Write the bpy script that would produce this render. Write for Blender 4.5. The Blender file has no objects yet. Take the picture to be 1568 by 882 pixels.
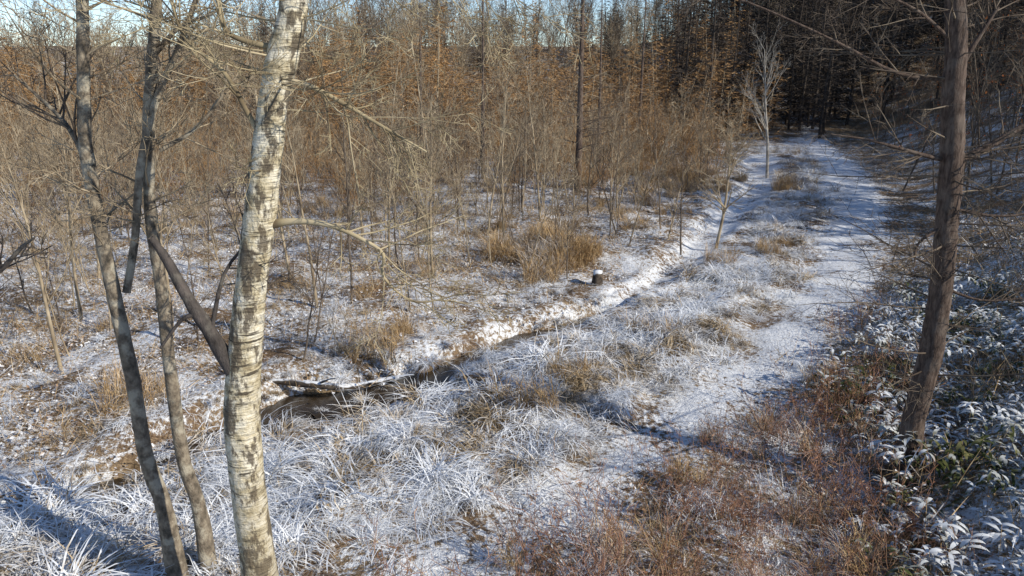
import bpy, math, random
import numpy as np
from mathutils import Vector, Quaternion
random.seed(7); rng=np.random.default_rng(11)
scene=bpy.context.scene
R=random.random
def U(a,b): return a+(b-a)*random.random()

# ------------------------------------------------------------------ noise
_lat=rng.random((256,256))
def vnoise(x,y):
    xi=np.floor(x).astype(int); yi=np.floor(y).astype(int)
    fx=x-xi; fy=y-yi; fx=fx*fx*(3-2*fx); fy=fy*fy*(3-2*fy)
    a=_lat[xi%256,yi%256];b=_lat[(xi+1)%256,yi%256];c=_lat[xi%256,(yi+1)%256];d=_lat[(xi+1)%256,(yi+1)%256]
    return (a*(1-fx)+b*fx)*(1-fy)+(c*(1-fx)+d*fx)*fy
def fbm(x,y,o=4):
    s=0;a=.5
    for i in range(o):
        s=s+a*vnoise(x*2**i+17.3*i,y*2**i+5.1*i);a*=.5
    return s
def pdist(x,y,P,W=None):
    best=np.full(np.shape(x),1e9);w=np.zeros(np.shape(x))
    for i in range(len(P)-1):
        ax,ay=P[i];bx,by=P[i+1];dx,dy=bx-ax,by-ay
        t=np.clip(((x-ax)*dx+(y-ay)*dy)/(dx*dx+dy*dy),0,1)
        d=np.hypot(x-ax-t*dx,y-ay-t*dy);m=d<best
        best=np.where(m,d,best)
        if W is not None: w=np.where(m,W[i]*(1-t)+W[i+1]*t,w)
    return best,w
def sst(a,b,x):
    t=np.clip((x-a)/(b-a),0,1);return t*t*(3-2*t)

CREEK=[(-12,6.0),(-8,6.6),(-5.93,7.33),(-5.3,7.75),(-4.91,8.57),(-4.3,9.4),(-3.71,9.85),(-3.2,10.45),(-2.54,10.6),(-1.77,11.1),(-0.98,12.19),(0.08,13.36),(1.01,14.04),(1.91,14.96)]
CREEKW=[.22,.2,.2,.16,.15,.26,.45,.55,.56,.42,.22,.14,.12,.1]
DITCH=[(14,42),(10.84,32.22),(7.93,26.13),(6.12,21.9),(4.61,18.79),(3.57,16.95),(2.06,14.96)]
DITCHW=[.9,.8,.6,.5,.45,.4,.2]
PATH=[(25,62),(22.2,56),(16.4,36.4),(12.0,24.9),(8.3,17.5),(6.1,14.1),(4.3,11.4),(3.0,10.2),(1.85,9.0),(0.95,7.85),(0,7.0),(-.8,6.1),(-2,4.5)]
PATHW=[.3,.65,.85,.8,.65,.55,.48,.45,.4,.35,.3,.25,.2]
def bankx(y): return np.interp(y,[0,4,8,12,17.5,25,36,59,100,200],[1.6,3.0,4.5,6.4,10.2,14.2,19,27,42,80])
LINE=CREEK+DITCH[::-1]
def creek_side(x,y):
    cy=np.array([-20]+[p[1] for p in LINE]);cx=np.array([-30]+[p[0] for p in LINE])
    o=np.argsort(cy);return x-np.interp(y,cy[o],cx[o])
def path_side(x,y):
    py=np.array([p[1] for p in PATH])[::-1];px=np.array([p[0] for p in PATH])[::-1]
    return x-np.interp(y,py,px)
def height(x,y):
    x=np.asarray(x,float);y=np.asarray(y,float)
    h=(fbm(x*.35+40,y*.35+40)-.5)*.30+(fbm(x*1.3+9,y*1.3+3,3)-.45)*.34
    dc,wc=pdist(x,y,CREEK,CREEKW)
    dd,wd=pdist(x,y,DITCH,DITCHW)
    dp,wp=pdist(x,y,PATH,PATHW)
    flat=sst(0,1,dp/ (wp*1.6))
    h=h*(.25+.75*flat)
    h=h+.14*sst(.8,2,dp)*(1-sst(9,14,np.hypot(x-3,(y-13)*.6)))
    d=x-bankx(y)
    h=h+np.where(d>0, .42*(np.sqrt(d*d+.6)-.77), 0)*np.where(d>14,14/np.maximum(d,14),1)
    rr=sst(.12,.45,x/np.maximum(y,1))
    h=h+sst(58,135,y)*8*(1-rr)+sst(50,110,y)*17*rr
    edge=(fbm(x*2.3,y*2.3,3)-.45)*.5
    q=dc-wc+edge
    cz=1-sst(0,1.0,dc-wc)
    h=h*(1-cz*.7)
    h=h-.42*(1-sst(-.12,.28,q))
    h=h+.10*np.exp(-((dc-wc-.5)/.3)**2)*(creek_side(x,y)<0)
    h=h-.22*(1-sst(.3,1.4,dd/np.maximum(wd,.01)))
    return h

# ------------------------------------------------------------------ materials
def mat(name):
    m=bpy.data.materials.new(name);m.use_nodes=True
    nt=m.node_tree;b=nt.nodes['Principled BSDF'];b.inputs['Roughness'].default_value=.85
    b.inputs['Specular IOR Level'].default_value=.15
    return m,nt,b
def N(nt,t,**k):
    n=nt.nodes.new(t)
    for a,v in k.items(): setattr(n,a,v)
    return n
def noise(nt,scale,detail=4,vec=None,rough=.6):
    n=N(nt,'ShaderNodeTexNoise');n.inputs['Scale'].default_value=scale;n.inputs['Detail'].default_value=detail;n.inputs['Roughness'].default_value=rough
    if vec is not None: nt.links.new(vec,n.inputs['Vector'])
    return n.outputs['Fac']
def ramp(nt,fac,stops):
    r=N(nt,'ShaderNodeValToRGB');e=r.color_ramp.elements
    while len(e)<len(stops): e.new(.5)
    for i,(p,c) in enumerate(stops):
        e[i].position=p;e[i].color=(c[0],c[1],c[2],1) if hasattr(c,'__len__') else (c,c,c,1)
    nt.links.new(fac,r.inputs['Fac']);return r.outputs['Color']
def math_(nt,op,a,b=None,clamp=False):
    n=N(nt,'ShaderNodeMath',operation=op,use_clamp=clamp)
    for i,v in enumerate((a,b)):
        if v is None: continue
        if isinstance(v,(int,float)): n.inputs[i].default_value=v
        else: nt.links.new(v,n.inputs[i])
    return n.outputs[0]
def mix(nt,f,a,b):
    n=N(nt,'ShaderNodeMix',data_type='RGBA')
    for s,v in ((n.inputs[0],f),(n.inputs[6],a),(n.inputs[7],b)):
        if isinstance(v,(int,float)): s.default_value=v
        elif isinstance(v,tuple): s.default_value=(v[0],v[1],v[2],1)
        else: nt.links.new(v,s)
    return n.outputs[2]
def geo(nt): return N(nt,'ShaderNodeNewGeometry')
def bump(nt,b,h,st=.5,dist=.02):
    n=N(nt,'ShaderNodeBump');n.inputs['Strength'].default_value=st;n.inputs['Distance'].default_value=dist
    nt.links.new(h,n.inputs['Height']);nt.links.new(n.outputs[0],b.inputs['Normal'])
def mapping(nt,vec,sc):
    n=N(nt,'ShaderNodeMapping');n.inputs['Scale'].default_value=sc;nt.links.new(vec,n.inputs['Vector']);return n.outputs[0]
SNOW=(.81,.84,.89)

def blade_mat(name,cols,frost,lo=.35,hi=.75,scale=6):
    m,nt,b=mat(name);b.inputs['Specular IOR Level'].default_value=0;g=geo(nt);P=g.outputs['Position']
    f=math_(nt,'MULTIPLY',noise(nt,5,2,P,.8),1.2)
    k=len(cols);col=ramp(nt,f,[(.42+i*.36/max(1,k-1),c) for i,c in enumerate(cols)])
    if frost>0:
        s=N(nt,'ShaderNodeSeparateXYZ');nt.links.new(g.outputs['Normal'],s.inputs[0])
        up=math_(nt,'ABSOLUTE',s.outputs[2])
        n2=noise(nt,scale,1,P);n3=noise(nt,.9,1,P)
        t=math_(nt,'ADD',math_(nt,'MULTIPLY',up,.75),math_(nt,'ADD',math_(nt,'MULTIPLY',n2,.9),math_(nt,'MULTIPLY',n3,1.5)))
        kk=ramp(nt,math_(nt,'MULTIPLY',t,.45),[(lo,(0,0,0)),(hi,(1,1,1))])
        col=mix(nt,math_(nt,'MULTIPLY',kk,frost),col,SNOW)
    nt.links.new(col,b.inputs['Base Color']);return m
M_FROST=blade_mat('frosted_grass',[(.14,.10,.06),(.36,.27,.165),(.54,.44,.30)],.97,.735,.86)
M_DRY=blade_mat('dry_straw',[(.23,.15,.08),(.43,.295,.155),(.56,.42,.25)],.55,.78,.93)
M_RED=blade_mat('red_brown_twig',[(.14,.07,.05),(.31,.165,.105),(.46,.30,.20)],.35,.80,.98)
M_LEAF=blade_mat('dead_leaf',[(.14,.08,.045),(.29,.175,.10),(.42,.30,.19)],.9,.71,.83)
M_SASA=blade_mat('bamboo_grass_leaf',[(.035,.05,.02),(.08,.09,.035),(.18,.17,.08)],.8,.75,.90)
M_LOG=blade_mat('snow_capped_log',[(.04,.033,.028),(.085,.07,.058),(.14,.115,.09)],.92,.72,.80)
M_ORANGE=blade_mat('clinging_oak_leaf',[(.30,.08,.03),(.42,.15,.05),(.30,.16,.08)],0)
M_LARCHT=blade_mat('larch_twig',[(.19,.11,.055),(.36,.215,.10),(.45,.295,.16)],0)
def twig(name,cols):
    m,nt,b=mat(name);b.inputs['Specular IOR Level'].default_value=0
    col=ramp(nt,noise(nt,4,1,geo(nt).outputs['Position'],.7),[(.3+.4*i/(len(cols)-1),c) for i,c in enumerate(cols)])
    nt.links.new(col,b.inputs['Base Color']);return m
def bark(name,cols,sc=(6,6,2.5),big=1.0,lich=.25,lcol=(.42,.40,.33)):
    m,nt,b=mat(name);g=geo(nt);v=mapping(nt,g.outputs['Position'],sc)
    n1=noise(nt,2*big,6,v);col=ramp(nt,n1,[(.3+.4*i/(len(cols)-1),c) for i,c in enumerate(cols)])
    n2=noise(nt,5,4,g.outputs['Position'])
    k=ramp(nt,n2,[(.53,(0,0,0)),(.62,(1,1,1))])
    col=mix(nt,math_(nt,'MULTIPLY',k,lich),col,lcol)
    nt.links.new(col,b.inputs['Base Color']);bump(nt,b,noise(nt,9*big,4,v),.8,.015);return m
M_TWIG=twig('grey_brown_twig',[(.19,.145,.10),(.34,.275,.19),(.47,.39,.28)])
M_TWIGD=twig('dark_twig',[(.075,.058,.047),(.14,.112,.09),(.23,.19,.145)])
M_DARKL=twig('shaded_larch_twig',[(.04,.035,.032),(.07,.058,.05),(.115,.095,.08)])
M_SLENDER=bark('slender_bark',[(.06,.052,.04),(.20,.165,.125),(.38,.33,.25)],(7,7,5),1,.7,(.48,.44,.35))
M_LARCH=bark('larch_bark',[(.04,.028,.023),(.11,.08,.065),(.20,.15,.12)],(16,16,3.5),1,.25,(.25,.22,.19))
M_DEADB=bark('dead_limb_bark',[(.035,.03,.028),(.08,.07,.065),(.13,.11,.1)],(8,8,3),1,.15)
M_LIMB=twig('birch_limb_bark',[(.16,.125,.08),(.38,.315,.20),(.52,.44,.30)])
M_WHITEB=twig('pale_birch_bark',[(.22,.20,.17),(.36,.33,.29),(.46,.43,.38)])
def birch_bark():
    m,nt,b=mat('birch_bark');g=geo(nt);P=g.outputs['Position']
    v1=mapping(nt,P,(4,4,34));v2=mapping(nt,P,(7,7,9))
    base=ramp(nt,noise(nt,1,6,v2,.7),[(.30,(.22,.17,.10)),(.45,(.54,.47,.32)),(.60,(.78,.73,.60))])
    len_=ramp(nt,noise(nt,1,4,v1),[(.56,(0,0,0)),(.62,(1,1,1))])
    gate=ramp(nt,noise(nt,6,3,P),[(.44,(0,0,0)),(.56,(1,1,1))])
    col=mix(nt,math_(nt,'MULTIPLY',math_(nt,'MULTIPLY',len_,gate),.9),base,(.05,.04,.03))
    pt=ramp(nt,noise(nt,1,6,mapping(nt,P,(8,8,3.5)),.72),[(.505,(0,0,0)),(.565,(1,1,1))])
    col=mix(nt,math_(nt,'MULTIPLY',pt,.88),col,(.10,.08,.06))
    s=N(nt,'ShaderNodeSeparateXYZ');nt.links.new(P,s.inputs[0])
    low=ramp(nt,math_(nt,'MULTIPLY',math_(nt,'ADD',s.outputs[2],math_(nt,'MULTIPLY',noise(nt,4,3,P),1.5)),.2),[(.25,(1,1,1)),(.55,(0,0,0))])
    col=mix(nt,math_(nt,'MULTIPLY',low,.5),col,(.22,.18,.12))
    nt.links.new(col,b.inputs['Base Color'])
    bump(nt,b,math_(nt,'ADD',noise(nt,1,4,v1),noise(nt,1,5,mapping(nt,P,(14,14,9)))),1,.03);return m
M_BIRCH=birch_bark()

def ground_mat():
    m,nt,b=mat('snow_dusted_forest_floor');b.inputs['Specular IOR Level'].default_value=0;g=geo(nt);P=g.outputs['Position']
    at=N(nt,'ShaderNodeVertexColor');at.layer_name='mask'
    s=N(nt,'ShaderNodeSeparateColor');nt.links.new(at.outputs['Color'],s.inputs[0])
    path,creek,lit=s.outputs[0],s.outputs[1],s.outputs[2]
    fine=noise(nt,22,4,P,.8)
    soil=ramp(nt,fine,[(.32,(.07,.047,.03)),(.5,(.19,.13,.085)),(.68,(.36,.265,.165))])
    straw=ramp(nt,fine,[(.35,(.14,.10,.06)),(.6,(.40,.30,.185))])
    big=noise(nt,.8,3,P)
    col=mix(nt,ramp(nt,big,[(.4,(0,0,0)),(.6,(1,1,1))]),soil,straw)
    k=math_(nt,'ADD',math_(nt,'MULTIPLY',big,.7),math_(nt,'MULTIPLY',noise(nt,10,6,P,.8),1.3))
    k=math_(nt,'ADD',k,math_(nt,'MULTIPLY',path,.13))
    k=math_(nt,'SUBTRACT',k,math_(nt,'MULTIPLY',creek,.7))
    k=math_(nt,'SUBTRACT',k,math_(nt,'MULTIPLY',lit,.12))
    f=ramp(nt,math_(nt,'MULTIPLY',k,.52),[(.497,(0,0,0)),(.555,(.95,.95,.95))])
    col=mix(nt,f,col,SNOW)
    col=mix(nt,math_(nt,'MULTIPLY',creek,.75),col,(.05,.033,.02))
    nt.links.new(col,b.inputs['Base Color'])
    bump(nt,b,noise(nt,12,4,P,.75),.9,.07);return m
M_GROUND=ground_mat()
def water_mat():
    m,nt,b=mat('creek_water');b.inputs['Base Color'].default_value=(.04,.028,.016,1)
    b.inputs['Roughness'].default_value=.2;b.inputs['Specular IOR Level'].default_value=.5
    bump(nt,b,noise(nt,7,3,geo(nt).outputs['Position']),.2,.02);return m
M_WATER=water_mat()

# ------------------------------------------------------------------ mesh accumulator
class Acc:
    def __init__(s): s.v=[];s.f=[];s.m=[];s.mats=[]
    def mi(s,m):
        if m not in s.mats:s.mats.append(m)
        return s.mats.index(m)
    def obj(s,name,smooth=True,link=True):
        me=bpy.data.meshes.new(name);me.from_pydata([tuple(p) for p in s.v],[],s.f)
        for m in s.mats: me.materials.append(m)
        me.polygons.foreach_set('material_index',s.m)
        if smooth: me.polygons.foreach_set('use_smooth',[True]*len(s.f))
        me.update();o=bpy.data.objects.new(name,me)
        if link: scene.collection.objects.link(o)
        return o
def tube(A,pts,rads,n,m,jit=0):
    mi=A.mi(m);base=len(A.v);k=len(pts)
    t=(pts[1]-pts[0]).normalized()
    u=t.orthogonal().normalized()
    for i in range(k):
        t2=(pts[min(i+1,k-1)]-pts[max(i-1,0)])
        if t2.length<1e-6:t2=t
        t2=t2.normalized();u=(u-t2*u.dot(t2))
        u=u.normalized() if u.length>1e-5 else t2.orthogonal().normalized()
        w=t2.cross(u)
        for j in range(n):
            a=2*math.pi*j/n;r=rads[i]*(1+(U(-jit,jit) if jit else 0))
            A.v.append(pts[i]+u*(math.cos(a)*r)+w*(math.sin(a)*r))
    for i in range(k-1):
        for j in range(n):
            a=base+i*n+j;b=base+i*n+(j+1)%n
            A.f.append((a,b,b+n,a+n));A.m.append(mi)
def ribbon(A,pts,ws,side,m):
    mi=A.mi(m);b=len(A.v)
    for p,w in zip(pts,ws):
        A.v.append(p-side*w);A.v.append(p+side*w)
    for i in range(len(pts)-1):
        A.f.append((b+2*i,b+2*i+1,b+2*i+3,b+2*i+2));A.m.append(mi)
def rv(): 
    return Vector((random.gauss(0,1),random.gauss(0,1),random.gauss(0,1))).normalized()
def cr(pts,rs,sub):
    P=[pts[0]+(pts[0]-pts[1])]+list(pts)+[pts[-1]+(pts[-1]-pts[-2])];o=[];q=[]
    for i in range(1,len(P)-2):
        for s in range(sub):
            t=s/sub;a,b,c,d=P[i-1],P[i],P[i+1],P[i+2]
            o.append(.5*((2*b)+(c-a)*t+(2*a-5*b+4*c-d)*t*t+(3*b-a-3*c+d)*t**3))
            q.append(rs[i-1]*(1-t)+rs[i]*t)
    o.append(pts[-1]);q.append(rs[-1]);return o,q
RMIN=[.0035];TIPRIB=[False]
def grow(A,p,d,L,r,lv,spec,m,n=4,rend=.25,wob=.12,trop=.06,flat=0):
    if TIPRIB[0] and lv==len(spec) and lv>1:
        d=d.normalized();e=p+d*L+Vector((0,0,trop*L))
        ribbon(A,[p,(p+e)/2+rv()*L*.06,e],[r,r*.8,r*.35],d.cross(rv()).normalized(),m);return
    k=max(3,min(7,int(L/.25)+2));pts=[p];rs=[r];d=d.normalized();st=L/k
    for i in range(k):
        d=(d+rv()*wob+Vector((0,0,trop))).normalized()
        pts.append(pts[-1]+d*st);rs.append(max(r*(1-(1-rend)*(i+1)/k),.002))
    tube(A,pts,rs,n if lv==0 else (4 if (lv==1 and r>.015) else 3),m)
    if lv<len(spec):
        c,ratio,ang=spec[lv]
        for i in range(c):
            t=U(.2,1.0) if lv else U(.25,1)
            x=t*k;a=min(int(x),k-1);q=pts[a].lerp(pts[a+1],x-a)
            dd=(pts[a+1]-pts[a]).normalized();o=dd.cross(rv())
            if o.length<1e-3: continue
            o.normalize();an=math.radians(U(ang*.7,ang*1.3))
            grow(A,q,dd*math.cos(an)+o*math.sin(an),L*ratio*(1.15-.6*t)*U(.7,1.2),max(rs[a]*.6,RMIN[0]),lv+1,spec,m,3,rend,wob*1.1,trop,flat)

# ------------------------------------------------------------------ templates
def merge(name,T,n,rad,smin,smax,tilt=.1,zs=1):
    V=[];F=[];Mi=[];mats=[];off=0;data=[]
    for t in T:
        me=t.data;v=np.empty(len(me.vertices)*3,np.float32);me.vertices.foreach_get('co',v);v=v.reshape(-1,3)
        f=np.empty(len(me.polygons)*4,np.int32);me.loops.foreach_get('vertex_index',f);f=f.reshape(-1,4)
        mi=np.empty(len(me.polygons),np.int32);me.polygons.foreach_get('material_index',mi)
        for m in me.materials:
            if m not in mats:mats.append(m)
        lut=np.array([mats.index(m) for m in me.materials]);data.append((v,f,lut[mi]))
    for i in range(n):
        v,f,mi=data[rng.integers(len(data))]
        a=rng.uniform(0,6.283);s=rng.uniform(smin,smax);c,si=math.cos(a),math.sin(a)
        Rz=np.array([[c,-si,0],[si,c,0],[0,0,1]]);tx,ty=rng.normal(0,tilt,2)
        Rt=np.array([[1,0,ty],[0,1,-tx],[-ty,tx,1]])
        w=(v*np.array([s,s,s*zs]))@Rz.T@Rt.T
        rr=rad*math.sqrt((i+rng.random())/n);b=i*2.399+rng.uniform(-.6,.6)
        V.append(w+np.array([rr*math.cos(b),rr*math.sin(b),0]));F.append(f+off);Mi.append(mi);off+=len(v)
    V=np.vstack(V).astype(np.float32);F=np.vstack(F).astype(np.int32);Mi=np.concatenate(Mi).astype(np.int32)
    me=bpy.data.meshes.new(name);me.vertices.add(len(V));me.vertices.foreach_set('co',V.ravel())
    me.loops.add(F.size);me.loops.foreach_set('vertex_index',F.ravel());me.polygons.add(len(F))
    me.polygons.foreach_set('loop_start',np.arange(0,F.size,4,dtype=np.int32))
    me.polygons.foreach_set('material_index',Mi);me.polygons.foreach_set('use_smooth',np.ones(len(F),bool))
    for m in mats:me.materials.append(m)
    me.update(calc_edges=True);return bpy.data.objects.new(name,me)
def t_grass(name,nb,L,w,elev,droop,m,spread=.12,flow=0):
    A=Acc()
    for i in range(nb):
        az=U(0,2*math.pi) if R()>flow else random.gauss(0,.6)
        l=L*U(.55,1.15);e=math.radians(U(*elev));a0=U(0,2*math.pi);rr=spread*math.sqrt(R())
        p=Vector((math.cos(a0)*rr,math.sin(a0)*rr,-.03));k=5;pts=[p];curv=math.radians(U(*droop))/k
        side=(Vector((-math.sin(az),math.cos(az),U(-.35,.35)))).normalized();az2=az
        for j in range(k):
            pts.append(pts[-1]+Vector((math.cos(az2)*math.cos(e),math.sin(az2)*math.cos(e),math.sin(e)))*(l/k))
            e-=curv;az2+=U(-.2,.2)
            if pts[-1].z<-.02: pts[-1].z=U(-.02,.02);e=max(e,0)
        ww=w*U(.5,1.3);ribbon(A,pts,[ww*x for x in (.7,1,1,.85,.6,.15)],side,m)
    return A.obj(name,link=False)
B_FROST=[t_grass('b',90,U(.45,.75),.0055,(35,85),(100,170),M_FROST,.17,.0 if i<3 else .6) for i in range(6)]
B_MAT=[t_grass('b',65,U(.45,.7),.005,(10,45),(30,80),M_FROST,.35,.5) for i in range(4)]
B_DRY=[t_grass('b',75,U(.5,.8),.0045,(50,88),(20,95),M_DRY,.15) for i in range(5)]
P_FROST=[merge('frost_patch_%d'%i,B_FROST+B_MAT[:3],10,.8,.45,1.4,.22,.9) for i in range(7)]
P_SPARSE=[merge('frost_sparse_%d'%i,B_FROST+B_MAT,3,.7,.3,.7,.22,.6) for i in range(5)]
P_STRAW=[merge('straw_patch_%d'%i,B_DRY,4,.4,.4,1.1,.15) for i in range(5)]
P_TALLS=[merge('tall_straw_%d'%i,B_DRY,6,.45,.9,1.6,.12) for i in range(3)]
def leafq(A,c,s,m,asp=.55):
    mi=A.mi(m);u=rv();w=u.cross(rv()).normalized();n=u.cross(w)*s*.3;b=len(A.v)
    A.v+= [c-u*s,c+w*s*asp+n,c+u*s,c-w*s*asp+n];A.f.append((b,b+1,b+2,b+3));A.m.append(mi)
def t_shrub(name,ns,H,m,r=.0042,leaf=None,spr=.35,lvs=[0,(4,.5,45),(2,.5,45)]):
    A=Acc()
    for i in range(ns):
        a=U(0,6.28);b=spr*math.sqrt(R());p=Vector((math.cos(a)*b,math.sin(a)*b,-.03))
        d=Vector((U(-.45,.45),U(-.45,.45),1))
        grow(A,p,d,H*U(.5,1.1),r*U(.7,1.2),1,lvs,m,3,.35,.16,.02)
        if leaf and R()<.5:
            for q in range(3):
                c=p+d.normalized()*H*U(.2,.8)+rv()*.08;leafq(A,c,U(.015,.028),leaf)
    return A.obj(name,link=False)
TIPRIB[0]=True
B_RED=[t_shrub('b',9,U(.6,1.1),M_RED,.0045,M_RED) for i in range(5)]
B_BRUSH=[t_shrub('b',7,U(.8,1.6),M_TWIGD if i%2 else M_TWIG,.005,None,.3,[0,(4,.45,40),(1,.5,45)]) for i in range(5)]
RMIN[0]=.006
B_TAN=[t_shrub('b',9,U(1.2,2.4),M_TWIG if i%2 else M_LARCHT,.008,None,.35,[0,(6,.45,30),(3,.5,35)]) for i in range(5)]
RMIN[0]=.0035
P_RED=[merge('red_patch_%d'%i,B_RED+[B_DRY[i],B_DRY[(i+1)%5],B_MAT[i%4]],7,.75,.6,1.2,.15) for i in range(5)]
P_BRUSH=[merge('brush_patch_%d'%i,B_BRUSH,5,1.0,.6,1.15,.12) for i in range(5)]
P_TAN=[merge('tan_patch_%d'%i,B_TAN,6,1.4,.6,1.15,.12) for i in range(5)]
def t_litter(name):
    A=Acc();mi=A.mi(M_LEAF)
    for i in range(280):
        a=U(0,6.28);b=1.2*math.sqrt(R());c=Vector((math.cos(a)*b,math.sin(a)*b,U(0,.06)));s=U(.018,.036)
        u=Vector((U(-1,1),U(-1,1),U(-.4,.4))).normalized();w=Vector((-u.y,u.x,U(-.6,.6))).normalized();q=len(A.v)
        A.v+=[c-u*s,c+w*s*.6+Vector((0,0,.012)),c+u*s,c-w*s*.6];A.f.append((q,q+1,q+2,q+3));A.m.append(mi)
    for i in range(200):
        a=U(0,6.28);b=1.2*math.sqrt(R());p=Vector((math.cos(a)*b,math.sin(a)*b,0));d=Vector((U(-.8,.8),U(-.8,.8),U(.1,1))).normalized();l=U(.12,.5)
        ribbon(A,[p,p+d*l*.5,p+d*l+Vector((0,0,-.06*l))],[.0045,.004,.001],rv(),M_DRY if R()<.5 else M_FROST)
    return A.obj(name,smooth=False,link=False)
T_LIT=[t_litter('litter_%d'%i) for i in range(5)]
def t_sasa(name):
    A=Acc()
    for i in range(38):
        a=U(0,6.28);b=.7*math.sqrt(R());p=Vector((math.cos(a)*b,math.sin(a)*b,0));h=U(.2,.5);tp=p+Vector((U(-.1,.1),U(-.1,.1),h))
        tube(A,[p,tp],[.003,.002],3,M_DRY)
        for j in range(6):
            az=U(0,6.28);l=U(.12,.2);e=U(-.1,.5);q=tp-Vector((0,0,U(0,.12)));pts=[q]
            for s in range(4):
                pts.append(pts[-1]+Vector((math.cos(az)*math.cos(e),math.sin(az)*math.cos(e),math.sin(e)))*l/4);e-=.35
            ribbon(A,pts,[.004,.016,.018,.012,.001],Vector((-math.sin(az),math.cos(az),U(-.3,.3))).normalized(),M_SASA)
    return A.obj(name,link=False)
T_SASA=[t_sasa('sasa_%d'%i) for i in range(4)]
def t_sapling(name,H,r,m,nb=12,leaf=0,l2=5,l3=2,rat=.32,ang=36,wob=.09):
    A=Acc();grow(A,Vector((0,0,-.1)),Vector((U(-.16,.16),U(-.16,.16),1)),H,r,0,[(nb,rat,ang),(l2,.5,38),(l3,.5,40)],m,5,.22,wob,.05)
    if leaf:
        for i in range(leaf):
            v=A.v[random.randrange(len(A.v)//3,len(A.v))];leafq(A,v+rv()*.05,U(.03,.055),M_ORANGE)
    return A.obj(name,link=False)
RMIN[0]=.0055
B_SAP=[t_sapling('b',U(2.4,5.4),U(.018,.034),M_TWIG if i%3 else M_TWIGD) for i in range(10)]
B_SAPD=[t_sapling('b',U(3,6),U(.02,.035),M_TWIGD,14,(0,0,60,110)[i]) for i in range(4)]
P_SAP=[merge('sapling_group_%d'%i,B_SAP,5,1.6,.6,1.15,.09) for i in range(7)]
P_SAPD=[merge('bank_sapling_group_%d'%i,B_SAPD,4,1.7,.8,1.2,.09) for i in range(5)]
RMIN[0]=.013
B_TALL=[t_sapling('b',U(7,11),U(.05,.09),M_TWIG if i%2 else M_TWIGD,24,0,7,3,.36,34,.13) for i in range(5)]
P_TALL=[merge('tall_bare_group_%d'%i,B_TALL,4,3.6,.6,1.15,.06) for i in range(5)]
RMIN[0]=.0045;TIPRIB[0]=False
def conifer(A,H,r,nb,bl,m,mt,z0=.12,dens=7,droop=-.05,x0=Vector((0,0,-.2)),lean=.02,wtw=.012):
    k=10;pts=[x0];d=Vector((0,0,1))
    for i in range(k):
        d=(d+rv()*lean).normalized();d.z=abs(d.z);pts.append(pts[-1]+d*H/k)
    rs=[r*(1-.88*i/k) for i in range(k+1)];tube(A,pts,rs,6,m)
    for i in range(nb):
        t=z0+(1-z0)*(i+R())/nb;x=t*k;a=min(int(x),k-1);p=pts[a].lerp(pts[a+1],x-a)
        az=U(0,6.28);l=bl*(1.05-t)**.75*U(.5,1.2);e=U(-.1,.35);q=[p]
        for s in range(4):
            q.append(q[-1]+Vector((math.cos(az)*math.cos(e),math.sin(az)*math.cos(e),math.sin(e)))*l/4);e+=U(-.15,.2)+droop;az+=U(-.1,.1)
        rb=max(.006,rs[a]*.22);tube(A,q,[rb,rb*.8,rb*.6,rb*.45,rb*.25],3,m if l>1 else mt)
        for s in range(dens):
            tt=U(.15,1)*4;b=min(int(tt),3);c=q[b].lerp(q[b+1],tt-b);dd=(q[b+1]-q[b]).normalized()
            o=dd.cross(Vector((0,0,1)));o=(o*random.choice((-1,1))*U(.4,1)+dd*U(.3,1)+Vector((0,0,U(-.5,.35)))).normalized()
            ll=l*U(.18,.4);w=wtw
            ribbon(A,[c,c+o*ll+Vector((0,0,-.05*ll))],[w,w*.3],rv(),mt)
def t_con(name,*a,**k):
    A=Acc();conifer(A,*a,**k);return A.obj(name,link=False)
B_YL=[t_con('b',U(4.2,7.6),.05,80,U(1.4,1.9),M_TWIG,M_LARCHT,.03,10,lean=.05,wtw=.024) for i in range(6)]
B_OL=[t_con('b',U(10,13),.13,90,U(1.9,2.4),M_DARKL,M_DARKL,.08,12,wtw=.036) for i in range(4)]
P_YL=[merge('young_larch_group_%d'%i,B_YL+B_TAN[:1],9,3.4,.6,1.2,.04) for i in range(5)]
P_OL=[merge('old_larch_group_%d'%i,B_OL,4,3.4,.7,1.1,.02) for i in range(5)]

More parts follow.
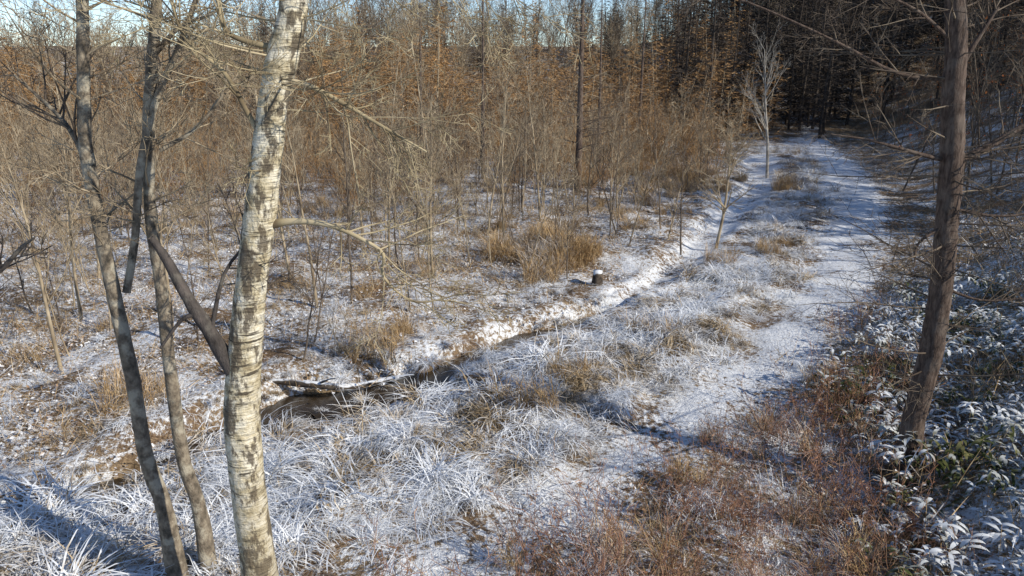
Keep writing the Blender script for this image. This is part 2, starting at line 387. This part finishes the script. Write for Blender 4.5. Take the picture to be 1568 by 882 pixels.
# ------------------------------------------------------------------ scatter with geometry nodes
def scatter(name,P,templates,smin,smax,tilt=.1,zs=None):
    P=np.asarray(P,float);n=len(P)
    if n==0:return
    z=height(P[:,0],P[:,1]);co=np.column_stack([P[:,0],P[:,1],z])
    me=bpy.data.meshes.new(name);me.vertices.add(n);me.vertices.foreach_set('co',co.ravel())
    rot=np.column_stack([rng.normal(0,tilt,n),rng.normal(0,tilt,n),rng.uniform(0,6.283,n)])
    sc=rng.uniform(smin,smax,n);s3=np.column_stack([sc,sc,sc*(zs if zs is not None else 1)*rng.uniform(.85,1.15,n)])
    a=me.attributes.new('rot','FLOAT_VECTOR','POINT');a.data.foreach_set('vector',rot.ravel())
    a=me.attributes.new('scl','FLOAT_VECTOR','POINT');a.data.foreach_set('vector',s3.ravel())
    a=me.attributes.new('idx','INT','POINT');a.data.foreach_set('value',rng.integers(0,len(templates),n).astype(np.int32))
    o=bpy.data.objects.new(name,me);scene.collection.objects.link(o)
    col=bpy.data.collections.new(name+'_parts')
    for t in templates: col.objects.link(t)
    g=bpy.data.node_groups.new(name+'_gn','GeometryNodeTree')
    g.interface.new_socket('Geometry',in_out='INPUT',socket_type='NodeSocketGeometry')
    g.interface.new_socket('Geometry',in_out='OUTPUT',socket_type='NodeSocketGeometry')
    gi=g.nodes.new('NodeGroupInput');go=g.nodes.new('NodeGroupOutput')
    ip=g.nodes.new('GeometryNodeInstanceOnPoints');ci=g.nodes.new('GeometryNodeCollectionInfo')
    ci.inputs['Collection'].default_value=col;ci.inputs['Separate Children'].default_value=True;ci.inputs['Reset Children'].default_value=True
    def attr(nm,ty):
        q=g.nodes.new('GeometryNodeInputNamedAttribute');q.data_type=ty;q.inputs['Name'].default_value=nm;return q.outputs['Attribute']
    L=g.links.new
    L(gi.outputs[0],ip.inputs['Points']);L(ci.outputs[0],ip.inputs['Instance']);ip.inputs['Pick Instance'].default_value=True
    L(attr('idx','INT'),ip.inputs['Instance Index']);L(attr('rot','FLOAT_VECTOR'),ip.inputs['Rotation']);L(attr('scl','FLOAT_VECTOR'),ip.inputs['Scale'])
    L(ip.outputs[0],go.inputs[0])
    md=o.modifiers.new('scatter','NODES');md.node_group=g
    return o
def grid(x0,x1,y0,y1,step,fn=None,jit=.45,wl=.79,wr=.84):
    xs=np.arange(x0,x1,step);ys=np.arange(y0,y1,step);x,y=np.meshgrid(xs,ys);x=x.ravel()+rng.uniform(-jit,jit,x.size)*step;y=y.ravel()+rng.uniform(-jit,jit,y.size)*step
    k=(x>-y*wl-2)&(x<y*wr+3);x,y=x[k],y[k]
    if fn is not None:
        k=rng.random(len(x))<fn(x,y);x,y=x[k],y[k]
    return np.column_stack([x,y])
def D(x,y):
    dc,wc=pdist(x,y,CREEK,CREEKW);dd,wd=pdist(x,y,DITCH,DITCHW);dp,wp=pdist(x,y,PATH,PATHW)
    return dc-wc,dd-wd,dp-wp
def f_meadow(x,y,m=.6):
    a,b,c=D(x,y);return ((creek_side(x,y)>0)&(path_side(x,y)<0)&(a>m)&(c>.35)&(b>.6))*1.0
def f_left(x,y,m=.5):
    a,b,c=D(x,y);return ((creek_side(x,y)<0)&(a>m)&(b>.6))*1.0
def f_right(x,y,m=.6):
    a,b,c=D(x,y);return ((path_side(x,y)>0)&(c>m))*1.0

scatter('frosted_grass_meadow',np.vstack([grid(-9,9,4.5,17,.82,lambda x,y:f_meadow(x,y,np.where(y<9,.7,.95))*.97),grid(-2,24,17,46,1.2,f_meadow)]),P_FROST,.65,1.15,.06,.85)
scatter('sparse_frosted_grass',np.vstack([grid(-10,9,4.5,16,.65,lambda x,y:(D(x,y)[0]>.08)*(D(x,y)[0]<1.4)*.97),
    grid(-18,6,6,26,1.1,lambda x,y:f_left(x,y,.8)*(fbm(x*.4+20,y*.4,3)>.33)),
    grid(0,10,5,20,1.0,lambda x,y:f_right(x,y,.3)*(x<bankx(y))*.8)]),P_SPARSE,.7,1.1,.06)
scatter('dry_straw_grass',np.vstack([grid(-10,5,6,16,.6,lambda x,y:f_left(x,y,.2)*(D(x,y)[0]<1.3)*(fbm(x*.9,y*.9,3)>.46)),
     grid(-16,18,9,44,1.3,lambda x,y:f_left(x,y,.8)*(fbm(x*.3+3,y*.3+8,3)>.48)*.6),
     grid(-1,9,8,26,1.3,lambda x,y:f_meadow(x,y)*.3),
     grid(8,20,20,50,2.0,lambda x,y:f_meadow(x,y)*.5)]),P_STRAW,.6,1.15,.1)
scatter('tall_straw_grass',np.vstack([np.column_stack([rng.normal(.9,.75,22),rng.normal(18.8,.8,22)]),np.column_stack([rng.normal(7.6,1.7,42),rng.normal(33,2.3,42)])]),P_TALLS,.65,1.1,.08)
scatter('leaf_litter',np.vstack([grid(-22,8,6,28,1.5,lambda x,y:f_left(x,y,.7)*.9),grid(2,14,5,20,1.7,f_right)]),T_LIT,.85,1.25,.03)
scatter('red_brown_shrubs',grid(-1,10,4.0,15,.76,lambda x,y:f_right(x,y,.35)*(x<bankx(y)+.2)*np.where(y<9.6,.95,np.where(y<11,.6,.25))),P_RED,.55,1.0,.08)
scatter('dark_brush',np.vstack([grid(3,36,9,52,1.9,lambda x,y:f_right(x,y)*.75),grid(14,34,53,66,2.4)]),P_BRUSH,.55,1.1,.08)
scatter('bamboo_grass',grid(3,13,3.5,15,.85,lambda x,y:(x>bankx(y)-.1)*1.0),T_SASA,.75,1.2,.08)
scatter('bare_sapling_thicket',np.vstack([grid(-32,14,12.5,46,2.6,lambda x,y:f_left(x,y,1.2)*np.where(y<17,.65,.95)),grid(4,16,24,42,5,lambda x,y:f_meadow(x,y,.6)*.6)]),P_SAP,.65,1.15,.03)
scatter('tan_shrub_thicket',grid(-34,14,19,54,2.4,lambda x,y:f_left(x,y,1.2)*(fbm(x*.18,y*.18+9,2)>np.where(y<27,.42,.2))),P_TAN,.65,1.25,.04)
scatter('sapling_undergrowth',grid(-34,14,13,22,2.0,lambda x,y:f_left(x,y,1)*.35),P_BRUSH,.5,1.0,.08)
scatter('bank_saplings',grid(4,42,7,52,3.2,lambda x,y:(x>bankx(y)+1.2)*(1-(x<7.5)*(y<9.5))*np.where(y<13,.55,.9)),P_SAPD,.8,1.2,.04)
scatter('young_larch_stand',grid(-56,26,45,72,5.0,lambda x,y:(path_side(x,y)<-3)*(x/y<.29)),P_YL,.85,1.15,.01)
scatter('bare_forest',np.vstack([grid(-75,-6,62,95,7,wl=.75),grid(-40,-6,36,60,12),grid(-22,40,74,118,7.0)]),P_TALL,.75,1.1,.02)
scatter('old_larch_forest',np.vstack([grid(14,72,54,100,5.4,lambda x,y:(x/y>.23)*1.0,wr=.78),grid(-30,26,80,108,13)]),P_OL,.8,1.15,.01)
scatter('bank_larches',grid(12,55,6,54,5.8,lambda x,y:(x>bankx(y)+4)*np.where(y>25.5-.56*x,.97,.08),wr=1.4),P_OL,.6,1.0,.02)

# ------------------------------------------------------------------ ground
def axis(lo,hi,fine,c0,c1,growf=1.06):
    a=list(np.arange(c0,c1,fine));s=fine
    while a[-1]<hi: s*=growf;a.append(a[-1]+s)
    s=fine;b=[c0]
    while b[-1]>lo: s*=growf;b.append(b[-1]-s)
    return np.array(b[:0:-1]+a)
gx=axis(-700,700,.08,-9,12);gy=axis(-300,900,.08,4.5,20,1.05)
X,Y=np.meshgrid(gx,gy);Z=height(X,Y)
nx,ny=len(gx),len(gy)
me=bpy.data.meshes.new('ground');co=np.column_stack([X.ravel(),Y.ravel(),Z.ravel()])
me.vertices.add(nx*ny);me.vertices.foreach_set('co',co.ravel())
I,J=np.meshgrid(np.arange(nx-1),np.arange(ny-1));a=(J*nx+I).ravel()
q=np.column_stack([a,a+1,a+1+nx,a+nx]).astype(np.int32)
me.loops.add(q.size);me.loops.foreach_set('vertex_index',q.ravel())
me.polygons.add(len(q));me.polygons.foreach_set('loop_start',np.arange(0,q.size,4,dtype=np.int32))
me.polygons.foreach_set('use_smooth',np.ones(len(q),bool));me.update(calc_edges=True)
a_,b_,c_=D(X,Y)
pm=np.maximum(1-sst(-.3,.35,c_),(1-sst(-.2,.4,b_))*.8);cm=1-sst(-.1,.12,a_);lm=(path_side(X,Y)>0)*(c_>.3)*.4+(Y>52)*.8
ca=me.color_attributes.new('mask','FLOAT_COLOR','POINT')
ca.data.foreach_set('color',np.column_stack([pm.ravel(),cm.ravel(),lm.ravel(),np.ones(nx*ny)]).ravel())
me.materials.append(M_GROUND);go=bpy.data.objects.new('ground',me);scene.collection.objects.link(go)
# water
A=Acc();P=[Vector((x,y,0)) for x,y in CREEK];P,W=cr(P,CREEKW,4);mi=A.mi(M_WATER)
for i,(p,w) in enumerate(zip(P,W)):
    t=(P[min(i+1,len(P)-1)]-P[max(i-1,0)]).normalized();s=Vector((-t.y,t.x,0))
    for k in (-1,0,1): A.v.append(Vector((p.x,p.y,-.2))+s*k*(w+.2))
for i in range(len(P)-1):
    for k in (0,1): A.f.append((3*i+k,3*i+k+1,3*i+k+4,3*i+k+3));A.m.append(mi)
A.obj('creek_water')

# ------------------------------------------------------------------ hero trees
def parse(s): return [tuple(float(k) for k in t.split()) for t in s.split(',')]
def limb(A,s,y0,m,n,sub=4,jit=0,ywob=0,ydir=0,toground=False,twigs=0,tl=.5,mt=None,tspec=[(5,.5,45),(3,.5,45)],flare=1.3):
    P=parse(s);pts=[];rs=[];y=y0
    for i,(x,z,r) in enumerate(P):
        pts.append(Vector((x/100,y+(U(-ywob,ywob) if i else 0),z/100)));rs.append(r/1000);y+=ydir
    if toground:
        b=pts[0];g=float(height(b.x,b.y))
        if b.z>g+.15:
            pts.insert(0,Vector((b.x,b.y,g-.12)));rs.insert(0,rs[0]*flare*1.15)
        else: pts[0].z=g-.12;rs[0]*=flare
    p,r=cr(pts,rs,sub);tube(A,p,r,n,m,jit)
    for i in range(twigs):
        t=U(.2,1)*(len(p)-1);a=min(int(t),len(p)-2);q=p[a].lerp(p[a+1],t-a);dd=(p[a+1]-p[a]).normalized()
        o=dd.cross(rv()).normalized();an=math.radians(U(30,70))
        grow(A,q,dd*math.cos(an)+o*math.sin(an)+Vector((0,0,.1)),tl*U(.5,1.4),max(.005,min(r[a]*.5,.010)),0,tspec,mt or m,4,.35,.16,.02)
    return p,r
def crown(A,p,r,n,L,m,lo=.5,spec=[(5,.45,42),(4,.5,42),(2,.5,40)],zmin=4.2,br=.02,up=.35,zmax=99):
    for i in range(n):
        for _ in range(60):
            a=random.randrange(int(len(p)*lo),len(p)-1)
            if zmin<p[a].z<zmax: break
        az=U(0,6.28);grow(A,p[a],Vector((math.cos(az),math.sin(az),up)),L*U(.5,1.1),br*U(.5,1),0,spec,m,4,.2,.14,.05)
RMIN[0]=.0034
A=Acc()
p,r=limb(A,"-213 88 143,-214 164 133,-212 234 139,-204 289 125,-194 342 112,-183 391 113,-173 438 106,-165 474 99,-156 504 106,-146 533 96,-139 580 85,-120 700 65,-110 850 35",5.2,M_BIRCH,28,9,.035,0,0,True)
for s,tw,m in (("-175 389 33,-155 392 24,-130 389 19,-107 379 15,-93 369 13,-93 352 10,-70 334 7,-33 342 4",18,M_LIMB),
 ("-163 489 24,-141 487 18,-115 474 15,-84 456 11,-59 442 6",16,M_LIMB),
 ("-175 451 24,-183 469 18,-195 495 15,-217 516 12,-223 541 10",10,M_LIMB),
 ("-158 510 24,-182 516 18,-192 525 15,-193 553 11",6,M_LIMB),
 ("-150 540 22,-120 560 17,-80 562 13,-40 552 10,0 545 6",18,M_LIMB)):
    limb(A,s,5.2,m,8,4,.05,0,-.02,False,tw,.55,M_LIMB)
limb(A,"-208 262 75,-213 276 65,-226 311 54,-236 336 44,-246 367 34,-253 384 22",5.2,M_DEADB,10,4,.07,0,-.04)
limb(A,"-231 325 20,-242 321 15,-259 300 10",5.08,M_DEADB,6,3,.05,0,-.03,twigs=2,tl=.2)
limb(A,"-224 311 20,-212 352 14,-195 376 10,-197 396 7",5.12,M_DEADB,6,3,.05,0,.05,twigs=6,tl=.4)
crown(A,p,r,12,1.6,M_LIMB,.6,zmin=5.4)
crown(A,p,r,18,1.3,M_LIMB,.3,zmin=3.4,zmax=5.8,br=.011,up=0)
A.obj('birch_tree')

A=Acc()
p,r=limb(A,"-326 9 83,-330 98 74,-337 153 66,-337 232 61,-341 299 59,-345 363 55,-344 433 53,-337 489 49,-330 538 45,-322 593 39,-310 700 25,-300 800 10",6.0,M_SLENDER,14,6,.06,.03,0,True)
limb(A,"-345 415 27,-355 444 21,-372 464 16,-403 492 10",6,M_SLENDER,7,4,.05,.04,.05,twigs=14,tl=.7,mt=M_TWIGD)
limb(A,"-334 311 34,-323 357 33,-309 418 32,-292 469 29,-265 519 23,-239 575 17",6.05,M_SLENDER,9,4,.05,.03,.04,twigs=12,tl=.6,mt=M_TWIG)
crown(A,p,r,22,1.2,M_TWIG,.3,zmin=3.4,zmax=6,br=.012)
A.obj('alder_tree')
A=Acc()
p,r=limb(A,"-304 -7 73,-306 84 67,-314 142 62,-312 236 54,-312 317 52,-311 376 48,-302 447 49,-292 499 45,-281 549 41,-272 596 35,-262 700 22,-255 800 10",6.2,M_SLENDER,14,6,.06,.03,0,True)
limb(A,"-295 431 19,-268 447 16,-243 474 11,-235 504 8",6.2,M_SLENDER,6,4,.05,.04,.05,twigs=12,tl=.5,mt=M_TWIG)
limb(A,"-292 504 21,-263 529 16,-231 539 10,-196 568 8",6.2,M_SLENDER,6,4,.05,.04,-.05,twigs=12,tl=.6,mt=M_TWIG)
crown(A,p,r,22,1.1,M_TWIG,.3,zmin=3.3,zmax=6,br=.011)
A.obj('alder_tree')
A=Acc();limb(A,"-560 20 45,-530 190 38,-461 317 28,-436 332 22,-415 352 17,-403 360 8",6.0,M_DEADB,7,4,.05,.03,0,True,twigs=8,tl=.4)
A.obj('leaning_dead_sapling')
# right hand larch
A=Acc()
p,r=limb(A,"472 5 165,475 36 135,474 101 125,480 184 124,478 262 117,472 336 113,465 407 117,455 473 104,449 524 98,430 621 85,420 760 70,415 950 30",7.8,M_LARCH,24,9,.07,0,0,True,flare=1.45)
for s,tw,n in (("468 400 48,493 412 41,535 437 31,578 467 20,640 490 10",12,8),("450 485 23,398 491 20,327 524 13,238 561 10,190 570 5",14,6),
 ("443 524 20,402 549 16,361 567 10",9,6),("456 493 30,472 524 23,486 555 16",7,6),("459 403 28,428 410 21,375 424 14,335 430 6",9,6),
 ("471 333 21,440 315 14,436 292 7",4,5),("480 350 22,520 345 16,575 352 9",7,5),("480 262 20,520 250 14,560 255 8",6,5)):
    limb(A,s,7.8,M_LARCH,n,4,.06,.03,U(-.1,.05),False,tw,.55,M_TWIGD)
for i in range(50):
    a=random.randrange(int(len(p)*.2),int(len(p)*.85));az=U(0,6.28)
    grow(A,p[a],Vector((math.cos(az),math.sin(az),U(-.1,.3))),U(.5,1.9),.012*U(.6,1.2),0,[(7,.35,55),(3,.5,50)],M_TWIGD,4,.25,.1,0)
A.obj('larch_tree')
def one_con(name,x,y,H,r,nb,bl,dens=7,z0=.15):
    A=Acc();conifer(A,H,r,nb,bl,M_LARCH,M_TWIG,z0,dens,.0,lean=.008,wtw=.009)
    o=A.obj(name);o.location=(x,y,float(height(x,y)));return o
one_con('larch_tree',2.62,28.9,11,.15,80,2.1,10)
one_con('larch_tree',4.0,34,9,.1,55,1.4)
one_con('larch_tree',-1.3,33,10,.10,60,1.5)
one_con('larch_tree',-4.4,36,10,.10,60,1.5)
one_con('larch_tree',7.5,44,10,.12,60,1.6)
def one_dec(name,x,y,H,r,m,nb,spec=None,tr=.06):
    A=Acc();grow(A,Vector((0,0,-.1)),Vector((U(-.08,.08),0,1)),H,r,0,spec or [(nb,.38,32),(6,.5,35),(3,.5,35)],m,8,.2,.07,tr)
    o=A.obj(name);o.location=(x,y,float(height(x,y)));return o
RMIN[0]=.008
one_dec('pale_birch_tree',12.2,35,6.0,.08,M_WHITEB,18,[(18,.40,34),(6,.5,35),(3,.5,35)])
RMIN[0]=.007
one_dec('bare_shrub_tree',5.7,19.9,3.6,.05,M_TWIG,18,[(22,.42,50),(7,.5,45),(3,.5,45)],.03)
for x,y,H in ((-.75,21.5,5.5),(-2.6,24.5,7),(-4.1,14.6,4.6),(-8.6,13.8,5),(-10,17,6),(-3.2,18.5,5.5),(-6.4,20,6.5),(.9,23,5),(-6.2,12.5,4.8),(-1.9,17,4.4),(-5.2,16.5,5.6),(-7.6,11.4,4.6),(-.2,19.4,4.6)):
    one_dec('bare_alder_sapling',x,y,H,.035,M_TWIG,14)
A=Acc();tube(A,[Vector((0,0,-.1)),Vector((0,0,.05)),Vector((.01,0,.2)),Vector((.02,0,.32)),Vector((.02,0,.33))],[.16,.13,.11,.10,.002],12,M_LOG,.12)
o=A.obj('tree_stump');o.location=(1.95,16.1,float(height(1.95,16.1)))
A=Acc();P_,R_=cr([Vector((-4.3,10.95,.14)),Vector((-3.8,10.95,.06)),Vector((-3.2,10.75,.10)),Vector((-2.6,10.8,.03)),Vector((-2.0,11.05,.06)),Vector((-1.6,11.0,.16))],[.03,.05,.062,.055,.045,.015],5)
tube(A,P_,R_,10,M_LOG,.14)
tube(A,[Vector((-3.1,10.78,.10)),Vector((-2.9,10.6,.25)),Vector((-2.7,10.5,.33))],[.025,.016,.006],6,M_LOG,.1)
A.obj('fallen_log')

# ------------------------------------------------------------------ light, sky, camera
sd=Vector((.86,-.48,0)).normalized();el=math.radians(29.5)
to=Vector((sd.x*math.cos(el),sd.y*math.cos(el),math.sin(el)))
L=bpy.data.lights.new('sun','SUN');L.energy=5.0;L.angle=math.radians(.5);L.color=(1,.925,.79)
so=bpy.data.objects.new('sun',L);so.rotation_euler=to.to_track_quat('Z','Y').to_euler();so.location=(20,-15,25);scene.collection.objects.link(so)
w=bpy.data.worlds.new('World');scene.world=w;w.use_nodes=True;nt=w.node_tree
sky=nt.nodes.new('ShaderNodeTexSky');sky.sky_type='NISHITA';sky.sun_disc=False;sky.sun_elevation=el;sky.sun_rotation=math.atan2(to.x,to.y)
sky.altitude=2500;sky.dust_density=.1;sky.ozone_density=2.0
nt.links.new(sky.outputs[0],nt.nodes['Background'].inputs[0]);nt.nodes['Background'].inputs[1].default_value=.15
cd=bpy.data.cameras.new('camera');cd.sensor_width=36;cd.lens=36*1120/1568;cd.clip_end=3000
co=bpy.data.objects.new('camera',cd);co.location=(0,0,5);co.rotation_euler=(math.radians(90-17),0,0);scene.collection.objects.link(co)
scene.camera=co
scene.view_settings.view_transform='Standard';scene.view_settings.look='None';scene.view_settings.exposure=0
